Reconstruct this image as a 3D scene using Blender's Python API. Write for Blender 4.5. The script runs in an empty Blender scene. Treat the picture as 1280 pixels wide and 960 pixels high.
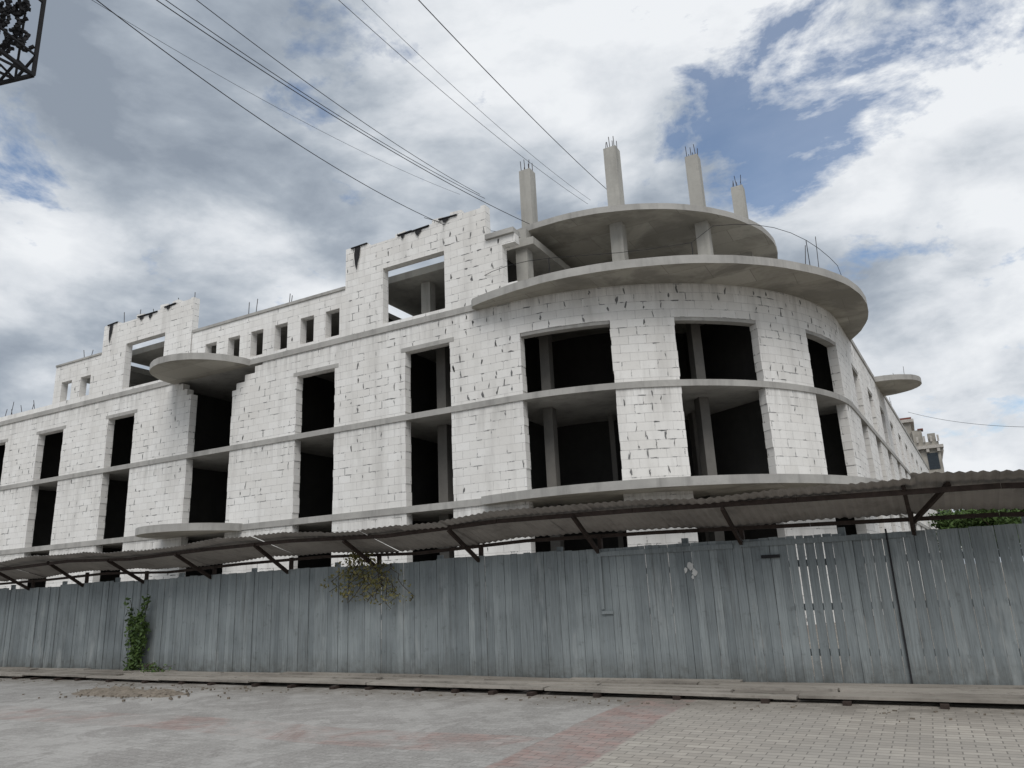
import bpy, math, random
from mathutils import Vector, Matrix, noise
random.seed(7)
S=bpy.context.scene
R_=random.random
def rr(a,b): return a+(b-a)*R_()
# ------------------------------------------------------------ materials
def mat(name,rough=.85,metal=0):
    m=bpy.data.materials.new(name); m.use_nodes=True
    nt=m.node_tree; b=nt.nodes['Principled BSDF']
    b.inputs['Roughness'].default_value=rough; b.inputs['Metallic'].default_value=metal
    b.inputs['Specular IOR Level'].default_value=.2
    return m,nt,b
class N:
    def __init__(s,nt): s.nt=nt
    def n(s,t,**k):
        x=s.nt.nodes.new(t)
        for a,v in k.items(): setattr(x,a,v)
        return x
    def l(s,a,b): s.nt.links.new(a,b)
    def noise(s,vec,scale,detail=4,rough=.55,dist=0,dim='3D'):
        x=s.n('ShaderNodeTexNoise'); x.noise_dimensions=dim; x.inputs['Scale'].default_value=scale; x.inputs['Detail'].default_value=detail
        x.inputs['Roughness'].default_value=rough; x.inputs['Distortion'].default_value=dist
        if vec is not None: s.l(vec,x.inputs['Vector'])
        return x.outputs['Fac']
    def ramp(s,fac,stops,interp='LINEAR'):
        x=s.n('ShaderNodeValToRGB'); x.color_ramp.interpolation=interp
        e=x.color_ramp.elements
        while len(e)<len(stops): e.new(.5)
        for i,(p,c) in enumerate(stops):
            e[i].position=p
            e[i].color=(c,c,c,1) if isinstance(c,(int,float)) else (*c,1)
        s.l(fac,x.inputs[0]); return x.outputs[0]
    def mix(s,f,a,b,mode='MIX'):
        x=s.n('ShaderNodeMix',data_type='RGBA',blend_type=mode)
        for sock,v,isf in ((x.inputs[0],f,1),(x.inputs[6],a,0),(x.inputs[7],b,0)):
            if hasattr(v,'is_linked'): s.l(v,sock)
            elif isinstance(v,(int,float)): sock.default_value=v if isf else (v,v,v,1)
            else: sock.default_value=(*v,1)
        return x.outputs[2]
    def math(s,op,a,b=None,c=None,clamp=False):
        x=s.n('ShaderNodeMath',operation=op,use_clamp=clamp)
        for i,v in enumerate((a,b,c)):
            if v is None: continue
            if hasattr(v,'is_linked'): s.l(v,x.inputs[i])
            else: x.inputs[i].default_value=v
        return x.outputs[0]
    def mapping(s,vec,scale=(1,1,1),loc=(0,0,0)):
        x=s.n('ShaderNodeMapping'); x.inputs['Scale'].default_value=scale; x.inputs['Location'].default_value=loc
        s.l(vec,x.inputs['Vector']); return x.outputs[0]
    def bump(s,h,b,strength=.4,dist=.02):
        x=s.n('ShaderNodeBump'); x.inputs['Strength'].default_value=strength; x.inputs['Distance'].default_value=dist
        s.l(h,x.inputs['Height']); s.l(x.outputs[0],b.inputs['Normal'])

def m_block():
    m,nt,b=mat('aerated_block',.95); q=N(nt)
    tc=q.n('ShaderNodeTexCoord'); uv=tc.outputs['UV']
    nz=q.n('ShaderNodeTexNoise'); nz.noise_dimensions='2D'; nz.inputs['Scale'].default_value=2.2; nz.inputs['Detail'].default_value=2; q.l(uv,nz.inputs['Vector'])
    sub=q.n('ShaderNodeVectorMath',operation='SUBTRACT'); q.l(nz.outputs['Color'],sub.inputs[0]); sub.inputs[1].default_value=(.5,.5,.5)
    sc=q.n('ShaderNodeVectorMath',operation='SCALE'); q.l(sub.outputs[0],sc.inputs[0]); sc.inputs['Scale'].default_value=.03
    ad=q.n('ShaderNodeVectorMath',operation='ADD'); q.l(uv,ad.inputs[0]); q.l(sc.outputs[0],ad.inputs[1])
    def brick(ms,vec):
        br=q.n('ShaderNodeTexBrick'); q.l(vec,br.inputs['Vector'])
        br.inputs['Scale'].default_value=1; br.inputs['Brick Width'].default_value=.6; br.inputs['Row Height'].default_value=.3
        br.inputs['Mortar Size'].default_value=ms; br.inputs['Mortar Smooth'].default_value=.3
        br.inputs['Color1'].default_value=(0,0,0,1); br.inputs['Color2'].default_value=(1,1,1,1)
        return br
    b1=brick(.008,ad.outputs[0]); b2=brick(.022,ad.outputs[0])
    n1=q.noise(uv,.35,3,dim='2D'); n2=q.noise(uv,1.1,4,.65,dim='2D'); n3=q.noise(uv,9,4,.7,dim='2D')
    st=q.noise(q.mapping(uv,(1.6,.22,1)),1.0,4,.6,dim='2D')
    base=q.mix(b1.outputs['Color'],(.73,.715,.685),(.80,.79,.765))
    base=q.mix(q.ramp(n1,[(.35,0),(.7,.45)]),base,(.65,.63,.595))
    base=q.mix(q.ramp(st,[(.50,0),(.75,.42)]),base,(.46,.445,.42))
    base=q.mix(q.ramp(n3,[(.55,0),(.8,.3)]),base,(.50,.485,.46))
    j1=q.math('MULTIPLY',b1.outputs['Fac'],q.ramp(n2,[(.35,.15),(.62,.75)]))
    base=q.mix(j1,base,(.38,.37,.36))
    j2=q.math('MULTIPLY',b2.outputs['Fac'],q.ramp(q.noise(uv,1.7,4,.75,dim='2D'),[(.57,0),(.62,.8)]))
    base=q.mix(j2,base,(.21,.21,.208))
    sx=q.n('ShaderNodeSeparateXYZ'); q.l(uv,sx.inputs[0]); V=sx.outputs[1]
    run=None
    drip=q.noise(q.mapping(uv,(3.0,.3,1),(7,3,0)),1.3,4,.7,dim='2D')
    for z in (4.32,7.76,11.45):
        d=q.math('SUBTRACT',z,V)
        g=q.math('MULTIPLY',q.math('SUBTRACT',1.,q.math('MULTIPLY',d,1.1),clamp=True),q.math('GREATER_THAN',d,0.))
        run=g if run is None else q.math('MAXIMUM',run,g)
    base=q.mix(q.math('MULTIPLY',run,q.ramp(drip,[(.42,.05),(.65,.55)])),base,(.36,.35,.33))
    q.l(base,b.inputs['Base Color'])
    h=q.math('SUBTRACT',q.math('MULTIPLY',n3,.3),b1.outputs['Fac'])
    q.bump(h,b,.5,.01); return m
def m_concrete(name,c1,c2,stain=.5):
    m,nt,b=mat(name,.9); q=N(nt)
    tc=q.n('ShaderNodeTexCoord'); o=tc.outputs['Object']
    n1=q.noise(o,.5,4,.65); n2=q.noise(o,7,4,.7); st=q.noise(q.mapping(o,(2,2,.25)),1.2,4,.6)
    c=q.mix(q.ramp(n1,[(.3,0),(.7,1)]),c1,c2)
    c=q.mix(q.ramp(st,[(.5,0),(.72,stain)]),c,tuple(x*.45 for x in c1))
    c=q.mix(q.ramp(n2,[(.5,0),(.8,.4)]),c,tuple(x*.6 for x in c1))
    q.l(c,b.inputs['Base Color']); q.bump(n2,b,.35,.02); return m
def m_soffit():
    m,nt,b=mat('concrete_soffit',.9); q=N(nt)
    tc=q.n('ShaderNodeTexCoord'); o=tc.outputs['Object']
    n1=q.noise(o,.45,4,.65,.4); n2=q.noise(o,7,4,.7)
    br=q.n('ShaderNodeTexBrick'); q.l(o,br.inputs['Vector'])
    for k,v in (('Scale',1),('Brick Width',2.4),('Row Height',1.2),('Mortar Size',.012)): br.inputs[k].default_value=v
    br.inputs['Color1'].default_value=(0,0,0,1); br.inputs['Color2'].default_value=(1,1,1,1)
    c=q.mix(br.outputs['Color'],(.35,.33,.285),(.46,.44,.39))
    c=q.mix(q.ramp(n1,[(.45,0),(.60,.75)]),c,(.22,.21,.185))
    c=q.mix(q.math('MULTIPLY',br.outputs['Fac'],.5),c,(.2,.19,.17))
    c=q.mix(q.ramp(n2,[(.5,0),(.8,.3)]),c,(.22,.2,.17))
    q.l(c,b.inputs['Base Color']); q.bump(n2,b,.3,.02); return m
def m_plain(name,c,rough=.8,var=.3,scale=6,metal=0):
    m,nt,b=mat(name,rough,metal); q=N(nt)
    tc=q.n('ShaderNodeTexCoord'); n1=q.noise(tc.outputs['Object'],scale,4,.65)
    cc=q.mix(q.ramp(n1,[(.35,0),(.7,1)]),c,tuple(x*(1-var) for x in c))
    q.l(cc,b.inputs['Base Color']); q.bump(n1,b,.2,.01); return m
def m_plank(name,c1,c2,dark,low=False):
    m,nt,b=mat(name,.75); q=N(nt)
    tc=q.n('ShaderNodeTexCoord'); o=tc.outputs['Object']
    at=q.n('ShaderNodeAttribute',attribute_name='tint')
    grain=q.noise(q.mapping(tc.outputs['UV'],(40,1.5,1)),1,4,.7,dim='2D')
    big=q.noise(o,.6,4,.6); sp=q.noise(o,5,5,.7)
    c=q.mix(at.outputs['Fac'],c1,c2)
    c=q.mix(q.ramp(grain,[(.42,0),(.72,.6)]),c,dark)
    c=q.mix(q.ramp(big,[(.42,0),(.7,.5)]),c,tuple(x*1.3 for x in c2))
    c=q.mix(q.ramp(sp,[(.58,0),(.70,.5)]),c,dark)
    if low:
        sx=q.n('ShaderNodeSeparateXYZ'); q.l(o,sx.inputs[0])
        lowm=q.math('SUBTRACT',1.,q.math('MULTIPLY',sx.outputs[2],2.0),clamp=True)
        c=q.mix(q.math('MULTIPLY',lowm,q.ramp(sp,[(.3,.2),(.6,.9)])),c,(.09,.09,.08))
        drip=q.noise(q.mapping(o,(6,1,.5)),1,4,.7)
        c=q.mix(q.ramp(drip,[(.56,0),(.7,.4)]),c,(.10,.105,.102))
        pale=q.noise(q.mapping(o,(3,1,.7),(4,0,2)),1,4,.7)
        c=q.mix(q.ramp(pale,[(.58,0),(.7,.45)]),c,(.38,.40,.395))
    q.l(c,b.inputs['Base Color']); q.bump(grain,b,.3,.008); return m
M_block=m_block()
M_conc=m_concrete('concrete',(.43,.42,.385),(.33,.32,.295))
M_band=m_concrete('concrete_band',(.44,.43,.405),(.31,.302,.285),.6)
M_soffit=m_soffit()
M_dark=m_concrete('interior_concrete_shade_tint',(.06,.058,.055),(.04,.04,.038),.2)  # near-black concrete: indoor shade put into the colour of the back walls
M_icol=m_concrete('column_concrete_shade_tint',(.20,.19,.175),(.14,.135,.125),.2)  # darker copy of the concrete, indoor shade put into the column colour
M_chip=m_plain('mortar_smear',(.20,.20,.198),.95,.5)
M_tar=m_plain('roofing_felt',(.03,.03,.032),.9)
M_rust=m_plain('rusty_steel',(.05,.036,.03),.8,.5,9)
M_fence=m_plank('painted_planks',(.18,.203,.21),(.27,.298,.303),(.10,.11,.113),True)
M_walk=m_plank('weathered_boards',(.20,.18,.155),(.32,.295,.26),(.07,.062,.055))
M_wire=m_plain('wire_black',(.02,.02,.022),.6)
# ------------------------------------------------------------ mesh tools
class MB:
    def __init__(s): s.v=[];s.f=[];s.uv=[];s.mi=[];s.t=[]
    def face(s,pts,uvs=None,mi=0,t=0.):
        i=len(s.v); s.v+= [tuple(p) for p in pts]; s.f.append(tuple(range(i,i+len(pts))))
        s.uv+= list(uvs) if uvs else [(p[0],p[2]) for p in pts]
        s.mi.append(mi); s.t+= [t]*len(pts)
    def hexa(s,c,uvf=None,mi=0,t=0.):
        for idx in ((3,2,1,0),(4,5,6,7),(0,1,5,4),(1,2,6,5),(2,3,7,6),(3,0,4,7)):
            p=[c[i] for i in idx]; s.face(p,[uvf(i) for i in idx] if uvf else None,mi,t)
    def box(s,x0,x1,y0,y1,z0,z1,mi=0,t=0.,rot=None,uv=True):
        c=[Vector(p) for p in ((x0,y0,z0),(x1,y0,z0),(x1,y1,z0),(x0,y1,z0),(x0,y0,z1),(x1,y0,z1),(x1,y1,z1),(x0,y1,z1))]
        uvs=[(p.x+p.y,p.z) for p in c]
        if rot:
            ctr=sum(c,Vector())/8; c=[ctr+rot@(p-ctr) for p in c]
        s.hexa(c,(lambda i:uvs[i]),mi,t)
    def beam(s,a,b,w=.05,h=None,mi=0,t=0.):
        a=Vector(a);b=Vector(b);h=h or w; d=(b-a).normalized()
        up=Vector((0,0,1)) if abs(d.z)<.95 else Vector((1,0,0))
        x=d.cross(up).normalized()*w/2; y=x.cross(d).normalized()*h/2
        c=[a-x-y,a+x-y,a+x+y,a-x+y,b-x-y,b+x-y,b+x+y,b-x+y]
        L=(b-a).length; uvs=[(0,0),(w,0),(w+h,0),(h,0)]; uvs=uvs+[(u,L) for u,_ in uvs]
        s.hexa([*c],(lambda i:uvs[i]),mi,t)
    def obj(s,name,mats,parent=None,bevel=0,smooth=False):
        me=bpy.data.meshes.new(name); me.from_pydata(s.v,[],s.f)
        ul=me.uv_layers.new(name='UVMap')
        flat=[c for u in s.uv for c in u]; ul.data.foreach_set('uv',flat)
        at=me.attributes.new('tint','FLOAT','POINT'); at.data.foreach_set('value',s.t)
        for m in (mats if isinstance(mats,list) else [mats]): me.materials.append(m)
        me.polygons.foreach_set('material_index',s.mi)
        if smooth: me.polygons.foreach_set('use_smooth',[True]*len(s.f))
        me.update()
        o=bpy.data.objects.new(name,me); S.collection.objects.link(o)
        if parent: o.parent=parent
        return o
def empty(name):
    e=bpy.data.objects.new(name,None); S.collection.objects.link(e); return e
# ------------------------------------------------------------ building path
CX,CY,RA=-11.7,32.1,10.1
TE=math.radians(86.8); UE=TE*RA
def P(u,d,z):
    if u<=0: return Vector((CX+u,CY-RA+d,z))
    if u<UE:
        t=u/RA; r=RA-d; return Vector((CX+r*math.sin(t),CY-r*math.cos(t),z))
    r=RA-d; b=Vector((CX+r*math.sin(TE),CY-r*math.cos(TE),z)); s=u-UE
    return b+Vector((math.cos(TE),math.sin(TE),0))*s
def usplit(u0,u1,step=.45):
    pts=[u0,u1]
    for k in (0,UE):
        if u0<k<u1: pts.append(k)
    a,b=max(u0,0),min(u1,UE)
    if b>a:
        n=max(1,int((b-a)/step)); pts+=[a+(b-a)*i/n for i in range(1,n)]
    return sorted(set(pts))
def panel(mb,u0,u1,z0,z1,d0=0,d1=.35,mi=0):
    us=usplit(u0,u1)
    for i in range(len(us)-1):
        a,b=us[i],us[i+1]
        mb.face([P(a,d0,z0),P(b,d0,z0),P(b,d0,z1),P(a,d0,z1)],[(a,z0),(b,z0),(b,z1),(a,z1)],mi)
        mb.face([P(b,d1,z0),P(a,d1,z0),P(a,d1,z1),P(b,d1,z1)],[(b,z0),(a,z0),(a,z1),(b,z1)],mi)
        mb.face([P(a,d0,z1),P(b,d0,z1),P(b,d1,z1),P(a,d1,z1)],[(a,d0),(b,d0),(b,d1),(a,d1)],mi)
        mb.face([P(b,d0,z0),P(a,d0,z0),P(a,d1,z0),P(b,d1,z0)],[(b,d0),(a,d0),(a,d1),(b,d1)],mi)
    mb.face([P(u0,d1,z0),P(u0,d0,z0),P(u0,d0,z1),P(u0,d1,z1)],[(d1,z0),(d0,z0),(d0,z1),(d1,z1)],mi)
    mb.face([P(u1,d0,z0),P(u1,d1,z0),P(u1,d1,z1),P(u1,d0,z1)],[(d0,z0),(d1,z0),(d1,z1),(d0,z1)],mi)
def ux(x): return x-CX
def ut(deg): return math.radians(deg)*RA
UL=ux(-62); UR=UE+60
cols_flat=[(-57.9,-55.9),(-51.9,-49.9),(-45.6,-43.4),(-40.3,-38.1),(-34.4,-32.4),(-28.4,-25.7),(-21.85,-19.8),(-16.27,-14.25)]
op=[(ux(a),ux(b)) for a,b in cols_flat]+[(ut(2.4),ut(20.4)),(ut(33),ut(50.6)),(ut(65.3),ut(80))]
u=UE+2.4
while u<UR-4: op.append((u,u+2.1)); u+=5.2
building=empty('unfinished_block_building')
wb=MB()
solid=[]
def W(u0,u1,z0,z1,**k):
    if u1-u0>.01 and z1-z0>.01:
        panel(wb,u0,u1,z0,z1,**k); solid.append((u0,u1,z0,z1))
S1=(4.32,4.56); S2=(7.76,7.98); S3=(11.45,11.68)
edges=[UL]+[e for o in op for e in o]+[UR]
C=(ux(-28.4),ux(-25.7))
def jamb(a,b,z0,z1,la,lb):
    if a<UL+12 or a>UE+12: W(a,b,z0,z1); return
    W(a+.06 if la else a,b-.06 if lb else b,z0,z1)
    z=z0
    while z<z1-.01:
        zt=min(z1,(math.floor(z/.3+1e-6)+1)*.3)
        if zt-z<.02: zt=min(z1,zt+.3)
        if la: panel(wb,a+rr(0,.035),a+.06,z,zt,d0=.0,d1=.35)
        if lb: panel(wb,b-.06,b-rr(0,.035),z,zt,d0=.0,d1=.35)
        z=zt
for i in range(0,len(edges),2):
    a,b=edges[i],edges[i+1]
    la=i>0; lb_=i<len(edges)-2
    W(a,b,-.3,S1[0]); jamb(a,b,S1[1],S2[0],la,lb_); jamb(a,b,S2[1],10.2,la,lb_)
    W(a,b,10.2,10.45)
for (a,b) in op:
    if a>=0: W(a,b,10.2,10.45)
W(UL,C[0]-.9,10.45,S3[0]); W(C[1]+1.8,UR,10.45,S3[0])
for k,(l,r) in enumerate([(0.0,0.25),(.3,.75),(.6,1.35)]):
    z0=10.45+.3*k; z1=min(z0+.3,S3[0])
    W(C[0]-.9,C[0]-l,z0,z1); W(C[1]+r,C[1]+1.8,z0,z1)
Z4=S3[1]
W(UL,ux(-39.4),Z4,Z4+.28)
def wall_with(u0,u1,z0,z1,ops,oz0,oz1):
    e=[u0]+[x for o in ops for x in o]+[u1]
    for i in range(0,len(e),2): W(e[i],e[i+1],z0,oz1)
    for a,b in ops: W(a,b,z0,oz0)
    W(u0,u1,oz1,z1)
wall_with(ux(-39.4),ux(-35.5),Z4,14.0,[(ux(-38.75),ux(-37.85)),(ux(-37.1),ux(-36.25))],Z4+.3,13.05)
wall_with(ux(-28.6),ux(-19.3),Z4,13.75,[(ux(a),ux(a+.75)) for a in (-27.65,-26.15,-24.7,-23.25,-21.75,-20.35)],Z4+.15,13.0)
HS={-35.5:[.42,.42,.3,.3,.3,.3,.3,.4,.4,.4,.45,.5],-19.3:[.45,.42,.3,.3,.3,.3,.3,.4,.42,.42,.42,.5]}
for gx in (-35.5,-19.3):
    a=ux(gx);b=a+6.8
    wall_with(a,b,Z4,15.1,[(a+1.95,a+4.9)],Z4+.15,14.2)
    uu=a; k=0
    while uu<b-.05:
        w=min(.6,b-uu); W(uu,uu+w,15.1,15.1+HS[gx][k%12]); uu+=w; k+=1
W(ux(-12.5),ux(-11.85),Z4,14.1); W(ux(-11.85),ux(-11.3),13.75,14.1); W(ux(-11.85),ux(-11.3),Z4,12.2)
wb.obj('block_walls',M_block,building)
lb=MB()
for gx in (-35.5,-19.3):
    for dx,z in ((2.55,15.42),(4.35,15.52),(5.2,15.54)):
        lb.box(gx+dx,gx+dx+.5,22.03,22.3,z,z+rr(.15,.22),rot=Matrix.Rotation(rr(-.08,.08),3,'Y')@Matrix.Rotation(rr(-.2,.2),3,'Z'))
lb.obj('loose_blocks',M_block,building)
tb=MB()
for gx in (-35.5,-19.3):
    for dx,z,h in ((.5,15.5,1.05),(2.9,15.43,.22),(3.6,15.42,.28),(4.9,15.53,.2)):
        w=rr(.15,.35); x=gx+dx
        tb.face([(x,21.97,z),(x+w,21.96,z-.03),(x+w*.9,21.95,z-h*.4),(x+w*.55,21.95,z-h*.7),(x+w*.45,21.94,z-h),(x+.1*w,21.95,z-h*.75),(x-.03,21.96,z-h*.3)])
        tb.box(x-.2,x+w+.35,21.94,22.4,z,z+.04,rot=Matrix.Rotation(rr(-.05,.05),3,'Y'))
tb.obj('torn_roofing_felt',M_tar,building)
cb=MB()
def chip(u,z,w,h,tilt=0):
    n=random.choice((6,7,8)); pts=[]
    for i in range(n):
        a=2*math.pi*i/n; r=rr(.45,1.3)
        dx=math.cos(a)*w*r/2; dz=math.sin(a)*h*r/2
        pts.append(P(u+dx+dz*tilt,-.004,z+dz))
    cb.face(pts)
for (u0,u1,z0,z1) in solid:
    if u0<UL+10 or u0>UE+20: continue
    r0=int(math.floor(z0/.3))
    for r in range(r0,int(z1/.3)+1):
        k=int(math.floor(u0/.6))
        while k*.6<u1+.3:
            ju=k*.6-(.3 if r%2==0 else 0); zc=r*.3+.15; k+=1
            if not(u0+.06<ju<u1-.06 and z0+.1<zc<z1-.08): continue
            p=.05+.4*max(0,noise.noise(Vector((ju*.35,zc*.5,3)))-.05); sz=1
            if ju>0 and zc>10.2: p+=.28; sz=1.2
            if ju>ux(-20) and ju<0 and zc>8: p+=.16
            if -2.6<ju<ut(2) and zc>8: p+=.25; sz=1.3
            if ut(20.4)<ju<ut(33) and 4.6<zc<7.7: p+=.42
            if ut(50)<ju<ut(66) and zc>8: p+=.2
            if R_()<p:
                for q in range(random.choice((1,1,2))):
                    chip(ju+rr(-.03,.03),zc+rr(-.08,.06),rr(.03,.07)*sz,rr(.12,.30),rr(-.3,.3))
            if R_()<p*.6 and ju+.5<u1 and r*.3>z0+.05:
                chip(ju+rr(.1,.4),r*.3+rr(-.01,.01),rr(.15,.45),rr(.025,.055)*sz)
cb.obj('mortar_smears',M_chip,building)
sb=MB()
for (z0,z1) in (S1,S2,S3):
    panel(sb,UL,UR,z0,z1,d0=-.05,d1=5.4)
panel(sb,UL,UR,S3[1]-.05,S3[1]-.02,d0=5.4,d1=9.6)
for a,b in op:
    if a<0 and abs(a-C[0])>.1: panel(sb,a-.2,b+.2,10.452,10.62,d0=-.012,d1=.34)
    elif a>0: panel(sb,a,b,10.08,10.198,d0=.02,d1=.34)
panel(sb,ux(-28.6),ux(-19.3),13.752,13.88,d0=-.05,d1=.4)
panel(sb,ux(-39.4),ux(-35.5),14.002,14.1,d0=-.05,d1=.4)
panel(sb,ux(-12.5),ux(-11.3),14.102,14.3,d0=-.12,d1=.5)
sb.obj('floor_slabs',M_band,building)
ab=MB()
for x0,x1,z in ((-19.2,-11.0,13.95),(-35.4,-28.7,13.95),(-28.65,-19.35,13.35),(-39.4,-35.5,13.5)):
    ab.box(x0,x1,22.9 if z>13.9 else 22.36,28,z,z+.3)
for x,y in ((-16.4,23.6),(-13.1,23.9),(-31.6,23.8),(-33.8,24.5),(-24.4,25),(-21.4,25),(-37.5,25)):
    ab.box(x-.22,x+.22,y,y+.4,S3[1],13.94 if x>-20 and x<-12 or x<-30 and x>-35 else 13.34)
ab.obj('attic_frame',M_conc,building)
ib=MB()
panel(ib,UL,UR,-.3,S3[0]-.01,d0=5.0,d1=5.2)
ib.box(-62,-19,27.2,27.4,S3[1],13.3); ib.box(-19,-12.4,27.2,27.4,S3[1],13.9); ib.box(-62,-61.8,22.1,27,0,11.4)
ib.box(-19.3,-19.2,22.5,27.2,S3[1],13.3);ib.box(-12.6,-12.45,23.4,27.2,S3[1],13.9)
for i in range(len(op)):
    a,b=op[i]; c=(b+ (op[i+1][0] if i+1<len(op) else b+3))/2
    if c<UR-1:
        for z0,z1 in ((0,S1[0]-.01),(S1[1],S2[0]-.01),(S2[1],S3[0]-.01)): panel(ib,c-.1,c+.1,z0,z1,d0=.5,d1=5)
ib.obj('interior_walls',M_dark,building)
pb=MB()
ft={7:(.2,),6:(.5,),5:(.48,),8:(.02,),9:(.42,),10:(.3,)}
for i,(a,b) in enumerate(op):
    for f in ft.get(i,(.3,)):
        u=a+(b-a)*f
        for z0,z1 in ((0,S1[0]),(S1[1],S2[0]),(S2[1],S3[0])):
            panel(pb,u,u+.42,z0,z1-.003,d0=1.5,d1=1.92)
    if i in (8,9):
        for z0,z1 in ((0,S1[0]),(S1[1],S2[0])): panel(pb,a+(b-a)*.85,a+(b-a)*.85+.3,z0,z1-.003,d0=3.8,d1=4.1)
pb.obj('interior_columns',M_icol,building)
def disc(mb,cx,cy,R,z0,z1,a0=0,a1=360,n=120,mi_s=1,ir=.012,xmin=None):
    pts=[]
    for i in range(n+1):
        a=math.radians(a0+(a1-a0)*i/n); r=R+noise.noise(Vector((math.cos(a)*3,math.sin(a)*3,R)))*ir*3+rr(-ir,ir)
        x=cx+r*math.cos(a)
        if xmin is not None and x<xmin: x=xmin+rr(0,.001)
        pts.append((x,cy+r*math.sin(a)))
    full=abs(a1-a0-360)<1e-3
    if full: pts=pts[:-1]
    mb.face([(x,y,z1) for x,y in pts],None,0); mb.face([(x,y,z0) for x,y in reversed(pts)],None,mi_s)
    m=len(pts)
    for i in range(m):
        x0,y0=pts[i];x1,y1=pts[(i+1)%m]
        mb.face([(x0,y0,z0),(x1,y1,z0),(x1,y1,z1),(x0,y0,z1)],None,0)
db=MB()
disc(db,-9.95,30.6,9.55,11.43,11.72,xmin=-13.05)
disc(db,-10.45,30.3,7.05,14.74,14.98)
disc(db,-10.1,30.5,9.3,4.30,4.58,xmin=-12.9)
disc(db,-27.15,22.0,2.5,11.42,11.71,180,360,40)
disc(db,-27.15,22.0,2.5,4.29,4.59,180,360,40)
pr=P(UE+14.5,0,0); disc(db,pr.x,pr.y,2.15,11.42,11.71,-90+math.degrees(TE)-90,math.degrees(TE),40)
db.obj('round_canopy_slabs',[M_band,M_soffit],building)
kb=MB()
for x,y in ((-11.6,23.3),(-8.3,24.8),(-5.5,26.6),(-4.6,30.5),(-12.5,27)):
    kb.box(x-.24,x+.24,y-.24,y+.24,11.72,14.74)
tops=[(-12.35,25.5,18.7),(-8.5,25.5,18.45),(-5.86,28,18.5),(-4.84,32,18.7)]
for x,y,z in tops: kb.box(x-.26,x+.26,y-.26,y+.26,14.98,z)
kb.obj('roof_columns',M_conc,building)
eb=MB()
for i in range(24):
    a0=2*math.pi*i/24;a1=2*math.pi*(i+1)/24;r=3.4
    p=[(-10.4+r*math.cos(a),31.5+r*math.sin(a)) for a in (a0,a1)]
    eb.face([(p[0][0],p[0][1],11.72),(p[1][0],p[1][1],11.72),(p[1][0],p[1][1],14.74),(p[0][0],p[0][1],14.74)])
eb.obj('stair_core_wall',M_conc,building)
rb=MB()
def rod(x,y,z,h,lean=.12): rb.beam((x,y,z),(x+rr(-lean,lean),y+rr(-lean,lean),z+h),.022)
for x,y,z in tops:
    for dx in (-.18,0,.18):
        for dy in (-.18,.18): rod(x+dx,y+dy,z-.05,rr(.35,.6),.06)
for k in range(30):
    x=rr(-60,-19.5); rod(x,22.2,(13.6 if x>-28.5 else 15 if x>-35.5 else 13.8) if x>-39 else 11.8,rr(.5,1.1))
for a in (2,12,20,30,40,52):
    t=math.radians(a-10); rod(-10+8.3*math.cos(t-.2),30.6+8.3*math.sin(t-.2)-1,11.7,rr(.5,2.2),.2)
for k in range(10):
    p=P(UE+rr(13,16.5),-rr(0,1.5),11.7); rod(p.x,p.y,p.z,rr(.3,.9),.1)
for k in range(10):
    p=P(UE+rr(1,50),.2,11.6); rod(p.x,p.y,p.z,rr(.4,1.2),.1)
rb.obj('rebar',M_rust,building)
# ------------------------------------------------------------ fence
fence=empty('plank_fence')
fb=MB(); FY=12.4
x=-34; panelz=0; nxt=-31
seams=[]
while x<9:
    w=rr(.12,.155)
    if x>nxt: nxt+=rr(2.3,2.7); panelz=rr(-.03,.03); seams.append(x)
    z1=2.2+panelz+rr(-.008,.008); dy=rr(-.013,.013)
    gap=rr(.003,.008)
    if -1.95<x<-1.45: gap=rr(.010,.02)
    tl=rr(-.003,.003)
    y0=FY+dy; c=[(x,y0,.06),(x+w-gap,y0,.06),(x+w-gap,y0+.022,.06),(x,y0+.022,.06),(x+tl,y0,z1),(x+w-gap+tl,y0,z1),(x+w-gap+tl,y0+.022,z1),(x+tl,y0+.022,z1)]
    ou=rr(0,50); uvs=[(p[0]+ou,p[2]+ou) for p in c]
    t=R_()*.8
    if R_()<.1: t=1.4
    if R_()<.07: t=-.5
    if x>-.4: t+=.15
    fb.hexa([Vector(p) for p in c],lambda i:uvs[i],0,t)
    x+=w
fb.obj('planks',M_fence,fence)
ff=MB()
for z in (.45,1.1,1.75): ff.box(-34,9,FY+.045,FY+.085,z,z+.1)
for s in seams: ff.box(s-.05,s+.05,FY+.09,FY+.17,0,2.3)
ff.box(-5.05,-2.7,FY-.037,FY-.017,2.08,2.16,t=.4); ff.box(-2.6,-.2,FY-.037,FY-.017,2.09,2.17,t=.2)
ff.box(-5.03,-4.98,FY-.04,FY-.017,1.2,2.2,t=.3); ff.box(-5.03,-4.83,FY-.04,FY-.017,1.12,1.17,t=.3)
ff.obj('rails_and_posts',M_fence,fence)
fd=MB(); fd.box(-.475,-.45,FY-.045,FY-.017,.05,2.23); fd.obj('panel_joint',M_tar,fence)
sc=MB()
y=FY-.026
for (cx_,cz_,w,h) in ((-3.42,1.84,.10,.12),(-3.36,1.74,.09,.10),(-3.5,1.78,.05,.10),(-3.4,1.66,.04,.07)):
    n=11
    sc.face([(cx_+math.cos(a)*w*rr(.35,1)/1.4,y,cz_+math.sin(a)*h*rr(.4,1)/1.4) for a in [i*2*math.pi/n for i in range(n)]]); y-=.002
sc.obj('paper_scraps',m_plain('old_paper',(.6,.6,.58)),fence)
sd=MB(); sd.box(-2.28,-2.0,FY-.04,FY-.017,1.9,1.95); sd.obj('letter_slot',M_tar,fence)
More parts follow.
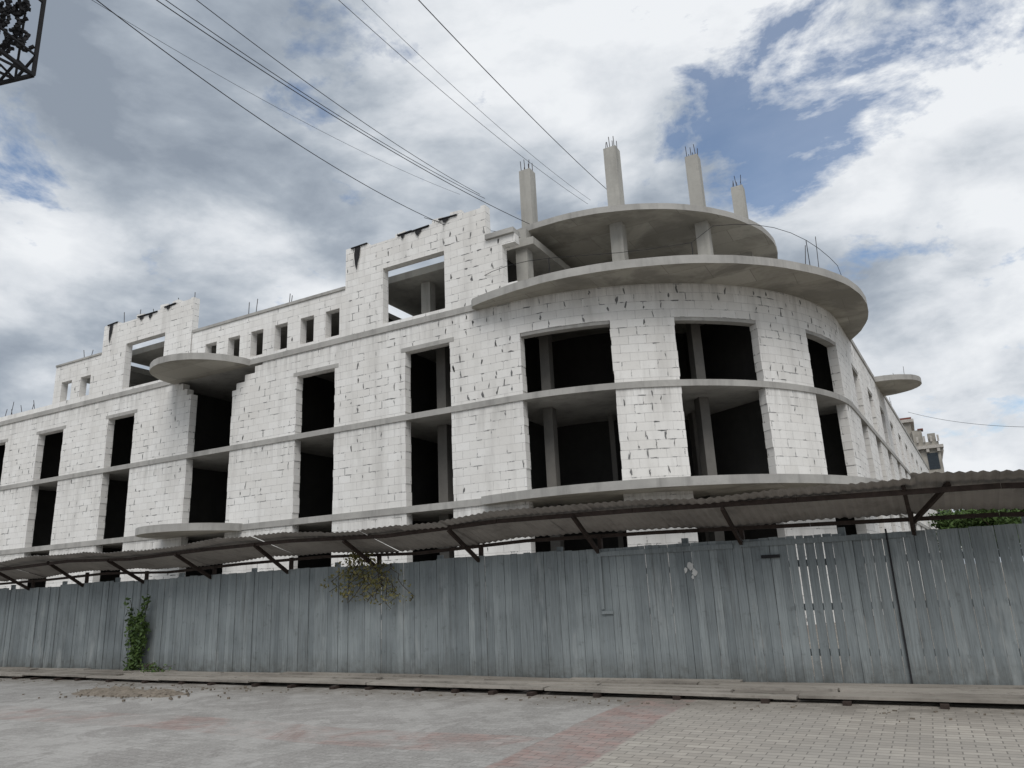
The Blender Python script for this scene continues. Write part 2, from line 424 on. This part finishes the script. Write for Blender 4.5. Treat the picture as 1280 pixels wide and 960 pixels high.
# ------------------------------------------------------------ canopy
can=empty('fence_canopy')
M_sheet=m_concrete('corrugated_sheet',(.40,.375,.35),(.24,.225,.21),.7)
cm=MB()
def sheetrow(x0,x1,y0,z0,y1,z1,sl):
    n=max(2,int((x1-x0)/.0325))
    for i in range(n):
        a=x0+(x1-x0)*i/n;b=x0+(x1-x0)*(i+1)/n
        wa=.012*math.sin(a*2*math.pi/.13)+sl*(a-x0); wb_=.012*math.sin(b*2*math.pi/.13)+sl*(b-x0)
        cm.face([(a,y0,z0+wa),(b,y0,z0+wb_),(b,y1,z1+wb_),(a,y1,z1+wa)])
def czf(x):
    if x>-.15: return 2.87-.075*(x+.15)
    return 2.86+.05*math.sin(x*.9+.3)+.02*math.sin(x*2.7)
x=-34.05
while x<9:
    w=.9455; j=rr(-.02,.02); s0=czf(x);s1=czf(x+w) if not(x<-.15<x+w) else czf(x)
    sl=(s1-s0)/w
    sheetrow(x,x+w+.05,11.2+rr(-.05,.05),s0+j,12.55+rr(-.03,.03),s0-.39+j*.4+(.012 if int(x)%2 else 0),sl)
    x+=w
cm.obj('corrugated_roof',M_sheet,can)
cf=MB()
for a in range(18):
    x0=-34+a*2.5; z0,z1=czf(x0)-.15,czf(x0+2.49)-.15
    cf.beam((x0,11.46,z0),(x0+2.49,11.46,z1),.07,.07); cf.beam((x0,12.5,z0-.31),(x0+2.49,12.5,z1-.31),.07,.06)
for i in range(-14,4):
    xx=-.1+i*2.46
    cf.beam((xx,12.49,1.8),(xx,12.49,czf(xx)-.42),.07); cf.beam((xx,12.45,2.12),(xx-.02,11.4,czf(xx)-.15),.05,.07)
cf.beam((-.08,12.3,2.3),(.42,11.45,2.72),.05,.06)
cf.obj('steel_brackets',M_rust,can)
# ------------------------------------------------------------ boardwalk
bw=empty('boardwalk'); bb=MB()
for r in range(6):
    y0=11.08+r*.215; x=-34+rr(0,2)
    while x<9:
        L=rr(2.5,4.2); z=.09+rr(-.02,.02)
        ang=Matrix.Rotation(rr(-.008,.008),3,'Z')@Matrix.Rotation(rr(-.007,.007),3,'Y')
        bb.box(x,x+L-.03,y0,y0+.195,z-.035,z,t=R_(),rot=ang); x+=L
bb.uv=[(v[1]*1.0,v[0]) for v in bb.v]
bb.obj('boards',M_walk,bw)
bs=MB(); x=-34
while x<9: bs.box(x,x+.1,11.0+rr(-.06,.05),12.38,-.01,.04); x+=rr(.7,1.3)
bs.obj('sleepers',M_rust,bw)
# ------------------------------------------------------------ ground
gm,nt,b=mat('paving',.9); q=N(nt)
tc=q.n('ShaderNodeTexCoord'); o=tc.outputs['Object']; sx=q.n('ShaderNodeSeparateXYZ'); q.l(o,sx.inputs[0])
X_,Y_=sx.outputs[0],sx.outputs[1]
n1=q.noise(o,.35,5,.6,dim='2D'); n2=q.noise(o,2.2,6,.7,dim='2D'); n3=q.noise(o,30,3,.6,dim='2D'); n4=q.noise(o,.9,6,.7,.6,dim='2D')
wob=q.math('MULTIPLY',q.math('SUBTRACT',q.noise(o,.8,5,.7,dim='2D'),.5),.18)
Xw=q.math('ADD',X_,wob);Yw=q.math('ADD',Y_,wob)
def brick(w,h,ms):
    br=q.n('ShaderNodeTexBrick'); q.l(o,br.inputs['Vector'])
    for k,v in (('Scale',1),('Brick Width',w),('Row Height',h),('Mortar Size',ms),('Mortar Smooth',.3)): br.inputs[k].default_value=v
    br.inputs['Color1'].default_value=(0,0,0,1); br.inputs['Color2'].default_value=(1,1,1,1); return br
bk=brick(.24,.12,.007)
asph=q.mix(bk.outputs['Color'],(.245,.235,.218),(.31,.298,.278))
asph=q.mix(q.math('MULTIPLY',bk.outputs['Fac'],q.ramp(n4,[(.38,.15),(.6,.8)])),asph,(.13,.123,.115))
asph=q.mix(q.ramp(n1,[(.42,0),(.62,.7)]),asph,(.34,.328,.308))
asph=q.mix(q.ramp(n2,[(.48,0),(.62,.55)]),asph,(.20,.19,.176))
asph=q.mix(q.ramp(n4,[(.53,0),(.57,.5)]),asph,(.19,.178,.165))
asph=q.mix(q.ramp(n3,[(.45,0),(.8,.5)]),asph,(.42,.405,.38))
pav=q.mix(bk.outputs['Color'],(.28,.255,.222),(.39,.358,.312))
pav=q.mix(q.ramp(n2,[(.42,0),(.7,.5)]),pav,(.26,.24,.213))
pav=q.mix(q.ramp(n1,[(.4,0),(.65,.5)]),pav,(.28,.263,.236))
pav=q.mix(q.math('MULTIPLY',bk.outputs['Fac'],.75),pav,(.14,.13,.115))
red=q.mix(bk.outputs['Color'],(.23,.162,.143),(.31,.22,.195))
red=q.mix(q.ramp(n2,[(.4,0),(.6,.5)]),red,(.27,.232,.21))
red=q.mix(q.math('MULTIPLY',bk.outputs['Fac'],.7),red,(.12,.108,.098))
def band(v,a,bb_):
    def ss(v,e,s): return q.math('MULTIPLY',q.math('SUBTRACT',v,e),s,clamp=True)
    return q.math('MULTIPLY',ss(v,a,25),q.math('SUBTRACT',1.,ss(v,bb_,25)))
rm=q.math('MAXIMUM',q.math('MULTIPLY',band(Xw,-4.1,-3.2),.95),q.math('MULTIPLY',q.math('MULTIPLY',band(Yw,7.2,8.1),q.math('LESS_THAN',X_,-3.2)),q.ramp(n4,[(.40,0.1),(.60,.75)])))
rm=q.math('MULTIPLY',rm,q.ramp(n2,[(.42,.95),(.68,.4)]))
c=q.mix(q.math('MULTIPLY',q.math('ADD',Xw,3.2),25.,clamp=True),asph,pav)
c=q.mix(rm,c,red)
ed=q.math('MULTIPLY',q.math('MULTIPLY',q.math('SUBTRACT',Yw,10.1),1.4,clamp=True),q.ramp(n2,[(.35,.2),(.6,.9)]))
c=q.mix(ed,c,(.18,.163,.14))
q.l(c,b.inputs['Base Color'])
h=q.math('SUBTRACT',q.math('ADD',n2,q.math('MULTIPLY',n3,.3)),q.math('MULTIPLY',bk.outputs['Fac'],.8))
q.bump(h,b,.45,.02)
g=MB(); E=900
xs=[-E,-200,-60]+[-34+.5*i for i in range(87)]+[40,200,E]; ys=[-E,-100,-10]+[.5*i for i in range(23)]+[12,14,22,60,200,E]
def gz(x,y):
    if -34<x<9.1 and 0<=y<=11: return .03*noise.noise(Vector((x*.35,y*.35,0)))-.01
    return 0
for i in range(len(xs)-1):
    for j in range(len(ys)-1):
        q4=[(xs[i],ys[j]),(xs[i+1],ys[j]),(xs[i+1],ys[j+1]),(xs[i],ys[j+1])]
        g.face([(x,y,gz(x,y)) for x,y in q4])
g.obj('ground',gm)
dp=MB()
def dirt(cx,cy,rx,ry,h):
    n=26
    gr=[[None]*(n+1) for _ in range(n+1)]
    for i in range(n+1):
        for j in range(n+1):
            a=(i/n*2-1);c_=(j/n*2-1); r=math.hypot(a,c_)+.35*noise.noise(Vector((a*2.5,c_*2.5,cx)))
            z=h*max(0,1-r*r)*(1+1.3*noise.noise(Vector((a*7,c_*7,cx))))-.022
            gr[i][j]=(cx+a*rx,cy+c_*ry,z)
    for i in range(n):
        for j in range(n): dp.face([gr[i][j],gr[i+1][j],gr[i+1][j+1],gr[i][j+1]])
dirt(-14.3,9.8,1.3,.5,.07); dirt(-13.2,9.9,.8,.35,.06)
for k in range(150):
    x=random.gauss(-13.9,1.0);y_=random.gauss(9.8,.3);s=rr(.012,.045); dp.box(x,x+s,y_,y_+s,-.012,s*.6,rot=Matrix.Rotation(rr(0,3),3,'Z'))
for k in range(220):
    x=rr(-28,6);y_=10.9-abs(random.gauss(0,.3));s=rr(.008,.025); dp.box(x,x+s*rr(1,3),y_,y_+s,-.015,s*.4,rot=Matrix.Rotation(rr(0,3),3,'Z'))
dp.obj('dirt_pile',m_plain('dirt',(.21,.18,.145),.95,.5,8))
# ------------------------------------------------------------ foliage
def leafmat(name,c1,c2):
    m,nt,b=mat(name,.6); q=N(nt)
    at=q.n('ShaderNodeAttribute',attribute_name='tint')
    q.l(q.mix(at.outputs['Fac'],c1,c2),b.inputs['Base Color']); return m
M_leaf=leafmat('leaves',(.035,.065,.02),(.09,.14,.04))
M_dry=leafmat('dry_leaves',(.11,.11,.035),(.24,.21,.09))
M_bark=m_plain('bark',(.09,.07,.05),.9,.5)
def leaf(mb,p,s,t):
    a=Vector((rr(-1,1),rr(-1,1),rr(-1,1))).normalized(); b_=a.orthogonal().normalized()
    b_=Matrix.Rotation(rr(0,6.28),3,a)@b_; c_=a.cross(b_)
    p=Vector(p); mb.face([p-b_*s,p-c_*s*.45,p+b_*s,p+c_*s*.45],None,0,t)
def vine(name,base,h,w,n,mleaf,s=.045,down=False,strands=6):
    e=empty(name); lv=MB(); st=MB(); x,y,z=base
    for k in range(strands):
        px,pz=x+rr(-.1,.1),z; py=y; hk=h*rr(.55,1)
        for i in range(7):
            nx=px+rr(-w,w)*.4; nz=pz+(hk/7)*(-1 if down else 1); ny=y-rr(.02,.15)
            st.beam((px,py,pz),(nx,ny,nz),.010)
            for m in range(int(n/7/strands*rr(.3,1.6))):
                f=R_(); lv_x=px+(nx-px)*f+random.gauss(0,w*.18)
                leaf(lv,(lv_x,ny-abs(random.gauss(0,.07)),pz+(nz-pz)*f+rr(-.06,.06)),rr(.6,1.2)*s,R_())
            px,py,pz=nx,ny,nz
    st.obj('stems',M_bark,e); lv.obj('leaves',mleaf,e)
vine('climbing_vine',(-17.05,12.3,.1),1.75,.34,1200,M_leaf,.06)
vine('dry_shrub',(-10.2,12.3,2.42),1.05,.8,820,M_dry,.045,True,9)
vine('dry_shrub.001',(-9.6,12.3,2.2),.9,.5,200,M_dry,.038,True)
vine('weeds',(-16.2,12.1,.05),.25,.6,200,M_leaf,.04)
def tree(name,x,y,H,r):
    e=empty(name); tb_=MB(); lv=MB()
    tb_.beam((x,y,0),(x+.1,y,H*.45),.35)
    cl=[]
    for k in range(16):
        a=rr(0,6.28);rad=r*rr(.25,.85);z=H*rr(.45,.9)
        c_=Vector((x+rad*math.cos(a),y+rad*math.sin(a),z)); cl.append(c_)
        tb_.beam((x+.1,y,H*.4),c_,.09)
    for c_ in cl:
        t0=R_()
        for k in range(230):
            d=Vector((random.gauss(0,1),random.gauss(0,1),random.gauss(0,.7)))*r*.2
            leaf(lv,c_+d,rr(.12,.22),min(1,max(0,t0*.6+rr(0,.4))))
    tb_.obj('trunk_and_limbs',M_bark,e); lv.obj('crown',M_leaf,e)
for i,(x,y,H,r) in enumerate(((3.6,72,6.4,2.4),(5.9,70,6.6,2.6),(8.8,71,6.9,2.8),(12,73,7.3,3),(5,84,7,3),(16,75,7,3))):
    tree('linden_tree' if i==0 else 'linden_tree.%03d'%i,x,y,H,r)
# ------------------------------------------------------------ distant old building
ob=empty('old_town_building'); o1=MB()
x1=3.4;y0=98
o1.box(-14,x1,y0,y0+14,0,15.4)
o1.box(-14,.9,y0+1,y0+13,15.4,18.4)
o1.box(.9,1.9,y0+.6,y0+2,15.4,17.0); o1.box(2.4,3.2,y0+.2,y0+1.2,15.4,16.4)
o1.obj('walls',m_plain('plaster_cream',(.40,.375,.33),.9,.4,1),ob)
o2=MB()
o2.box(-14.3,x1+.4,y0-.4,y0+14.3,14.6,14.95); o2.box(-14.3,1.3,y0+.6,y0+13.3,18.1,18.45); o2.box(-14.2,x1+.2,y0-.2,y0+14.2,11.2,11.4)
for k in range(9): o2.box(x1-.1-k*.7,x1+.1-k*.7,y0-.25,y0-.05,15.4,16.1)
for k in range(12): o2.box(x1+.02,x1+.35,y0+k*1.1,y0+k*1.1+.3,14.2,14.59); o2.box(x1-.3-k*1.1,x1-k*1.1,y0-.35,y0-.02,14.2,14.59)
o2.obj('cornices',m_plain('stone_trim',(.48,.45,.41)),ob)
o3=MB()
o3.box(-14,1.1,y0+.8,y0+13,18.45,18.7); o3.box(1.5,2.1,y0+.5,y0+2.1,17.0,17.15)
o3.obj('red_roof_trim',m_plain('red_tile',(.20,.08,.065)),ob)
o4=MB()
for k in range(6):
    for z in (2,5.6,9,12.2):
        xx=x1-1.4-k*2.6; o4.box(xx,xx+1.1,y0-.05,y0+.1,z,z+1.9)
        o4.box(x1-.02,x1+.05,y0+1+k*2.2,y0+2+k*2.2,z,z+1.9)
    o4.box(-.6-k*2,.2-k*2,y0+.95,y0+1.05,16,17.6)
o4.obj('windows',m_plain('window_glass',(.04,.05,.06),.2),ob)
# ------------------------------------------------------------ lattice sign + wires
XV=Vector((.8763,-.1629,-.4534));YV=Vector((.479,.2077,.8529));UV=Vector((-.04475,-.96456,.26007))
def ray(px,py,t):
    d=Vector(((px-640)/924,(py-480)/924,1)); return Vector((d.dot(XV)*t,d.dot(YV)*t,d.dot(UV)*t+1.7))
sg=empty('lattice_sign_mast'); l1=MB()
c0=Vector((-12.6,4.6,10.55))
def T(a,b_,c_): return c0+Vector((a*.95,a*.25,0))+Vector((-b_*.25,b_*.95,0))+Vector((0,0,c_))
A=[T(i,j,k) for k in (0,2.6) for j in (0,1.1) for i in (-2.4,0.72)]
for i,j in ((0,1),(2,3),(0,2),(1,3),(4,5),(6,7),(4,6),(5,7),(0,4),(1,5),(2,6),(3,7)): l1.beam(A[i],A[j],.055)
for k in range(8):
    i0=-2.4+k*.39;i1=i0+.39
    for j in (0,1.1):
        l1.beam(T(i0,j,0),T(i1,j,.4),.035); l1.beam(T(i0,j,.4),T(i1,j,0),.035)
    l1.beam(T(i0,0,0),T(i1,1.1,0),.035)
    if k%2: l1.beam(T(i0,1.1,0),T(i0,1.1,2.6),.03)
for z in (.4,1.5):
    l1.beam(T(-2.4,0,z),T(.72,0,z),.03); l1.beam(T(.72,0,z),T(.72,1.1,z),.03)
for k in range(170):
    ca=((rr(-2.2,.66) if k<70 else rr(-.3,.66)),rr(-.1,1.1),rr(.35,2.6)); r=rr(.06,.16); n=12; ph=rr(0,6)
    for i in range(random.choice((6,8,10))):
        a0=ph+2*math.pi*i/n;a1=ph+2*math.pi*(i+1)/n
        l1.beam(T(ca[0]+r*math.cos(a0),ca[1],ca[2]+r*math.sin(a0)),T(ca[0]+r*math.cos(a1),ca[1]+.03,ca[2]+r*math.sin(a1)),.045)
l1.obj('frame',M_tar,sg)
l2=MB(); pm=T(-1.6,.5,0); l2.beam((pm.x,pm.y,0),(pm.x,pm.y,12.5),.28); l2.obj('mast',M_rust,sg)
wires=[((105,-12,16),(560,283,29),.5,.016),((178,-12,16),(662,280,29),.35,.016),((190,-12,16.5),(606,248,30),.3,.014),((230,-12,17),(600,243,31),.3,.014),
       ((410,-12,17),(735,255,33),.3,.010),((440,-12,17),(738,250,33),.3,.009),((512,-12,16),(760,238,31),.15,.016),((95,-12,18),(575,243,33),.4,.008),((530,272,29),(640,291,28.5),.1,.016)]
def wire(mb,a,b_,sag,r,ext=8):
    n=26; pts=[]
    for i in range(n+1):
        f=i/n; p=a.lerp(b_,f); p=p-Vector((0,0,sag*4*f*(1-f))); pts.append(p)
    if ext: pts.insert(0,a-(pts[1]-pts[0]).normalized()*ext)
    for i in range(len(pts)-1): mb.beam(pts[i],pts[i+1],r)
we=empty('overhead_wires'); wm=MB()
for a,b_,sag,r in wires: wire(wm,ray(*a),ray(*b_),sag,r,0 if a[0]==530 else 9)
wire(wm,ray(1135,515,60),ray(1300,534,40),.3,.02,0)
wm.obj('cables',M_wire,we)
rw=MB(); pr_=None
for i in range(26):
    t=math.radians(-120+i*5.2); zz=12.5+.25*math.sin(i*.5)+ (.5 if 12<i<22 else 0)
    p=Vector((-10+9.0*math.cos(t),30.6+9.0*math.sin(t),zz))
    if pr_: rw.beam(pr_,p,.014)
    pr_=p
    if i%6==0: rw.beam((p.x,p.y,11.7),p,.025)
rw.obj('edge_cable',M_wire,building)
# ------------------------------------------------------------ world
w=bpy.data.worlds.new('World'); S.world=w; w.use_nodes=True; nt=w.node_tree; nt.nodes.clear(); q=N(nt)
try: w.cycles.sampling_method='MANUAL'; w.cycles.sample_map_resolution=512
except Exception: pass
out=q.n('ShaderNodeOutputWorld'); sky=q.n('ShaderNodeTexSky'); sky.sky_type='NISHITA'; sky.sun_disc=False
SE,SR=math.radians(50),math.radians(150)
sky.sun_elevation=SE; sky.sun_rotation=SR
bg1=q.n('ShaderNodeBackground'); q.l(sky.outputs[0],bg1.inputs[0]); bg1.inputs[1].default_value=.14
tc=q.n('ShaderNodeTexCoord'); D=tc.outputs['Generated']; sx=q.n('ShaderNodeSeparateXYZ'); q.l(D,sx.inputs[0])
def lobe(px,py,pw,amt):
    r=ray(px,py,1)-Vector((0,0,1.7)); r.normalize()
    d=q.n('ShaderNodeVectorMath',operation='DOT_PRODUCT'); q.l(D,d.inputs[0]); d.inputs[1].default_value=r
    return q.math('MULTIPLY',q.math('POWER',q.math('MAXIMUM',d.outputs['Value'],0.),pw),amt)
zz=q.math('ADD',q.math('MAXIMUM',sx.outputs[2],0),.6)
cb_=q.n('ShaderNodeCombineXYZ'); q.l(q.math('DIVIDE',sx.outputs[0],zz),cb_.inputs[0]); q.l(q.math('DIVIDE',sx.outputs[1],zz),cb_.inputs[1]); q.l(q.math('MULTIPLY',sx.outputs[2],1.3),cb_.inputs[2])
pv=q.mapping(cb_.outputs[0],(1,1,1.2),(5.1,2.7,1.3))
big=q.noise(pv,2.6,2,.5,.1); mid=q.noise(pv,5.0,8,.56,.15)
sh=q.math('ADD',q.math('MULTIPLY',big,.38),q.math('MULTIPLY',mid,.62))
for a in ((270,90,50,-.085),(60,110,120,-.02),(1200,140,30,.05),(380,330,120,.05),(720,120,90,.04),(30,270,200,.05),(1250,480,80,.03)):
    sh=q.math('ADD',sh,lobe(*a))
cc=q.ramp(sh,[(.37,(.27,.315,.38)),(.44,(.38,.43,.495)),(.50,(.54,.585,.64)),(.55,(.70,.735,.78)),(.63,(.86,.885,.915))])
st=q.math('ADD',1.0,q.math('MULTIPLY',q.math('MULTIPLY',q.math('SUBTRACT',sx.outputs[2],.68),3.,clamp=True),.8))  # clouds high overhead, out of view, brightened to add light on the walls
bg2=q.n('ShaderNodeBackground'); q.l(cc,bg2.inputs[0]); q.l(st,bg2.inputs[1])
hole=q.noise(q.mapping(cb_.outputs[0],(1,1,1),(8.3,4.2,0)),6.5,7,.62,.2)
for a in ((1060,70,90,.15),(905,165,300,.14),(1170,10,300,.10),(960,215,500,.08),(60,210,400,.07)):
    hole=q.math('ADD',hole,lobe(*a))
cov=q.ramp(hole,[(.59,1),(.70,.15)])
mx=q.n('ShaderNodeMixShader'); q.l(cov,mx.inputs[0]); q.l(bg1.outputs[0],mx.inputs[1]); q.l(bg2.outputs[0],mx.inputs[2]); q.l(mx.outputs[0],out.inputs[0])
L=bpy.data.lights.new('sun','SUN'); L.energy=2.0; L.angle=math.radians(35); L.color=(1,.965,.925)
so=bpy.data.objects.new('sun',L); S.collection.objects.link(so)
sd_=Vector((math.sin(SR)*math.cos(SE),math.cos(SR)*math.cos(SE),math.sin(SE)))
so.rotation_euler=(-sd_).to_track_quat('-Z','Y').to_euler()
# ------------------------------------------------------------ camera
right=Vector((XV.x,YV.x,UV.x)).normalized(); back=-Vector((XV.z,YV.z,UV.z)).normalized()
up=back.cross(right).normalized(); right=up.cross(back)
M=Matrix((right,up,back)).transposed().to_4x4(); M.translation=Vector((0,0,1.7))
cd=bpy.data.cameras.new('camera'); cd.sensor_width=36; cd.lens=924/1280*36; cd.clip_end=3000
co=bpy.data.objects.new('camera',cd); co.matrix_world=M; S.collection.objects.link(co); S.camera=co
S.view_settings.view_transform='Standard'; S.view_settings.look='None'; S.view_settings.exposure=0
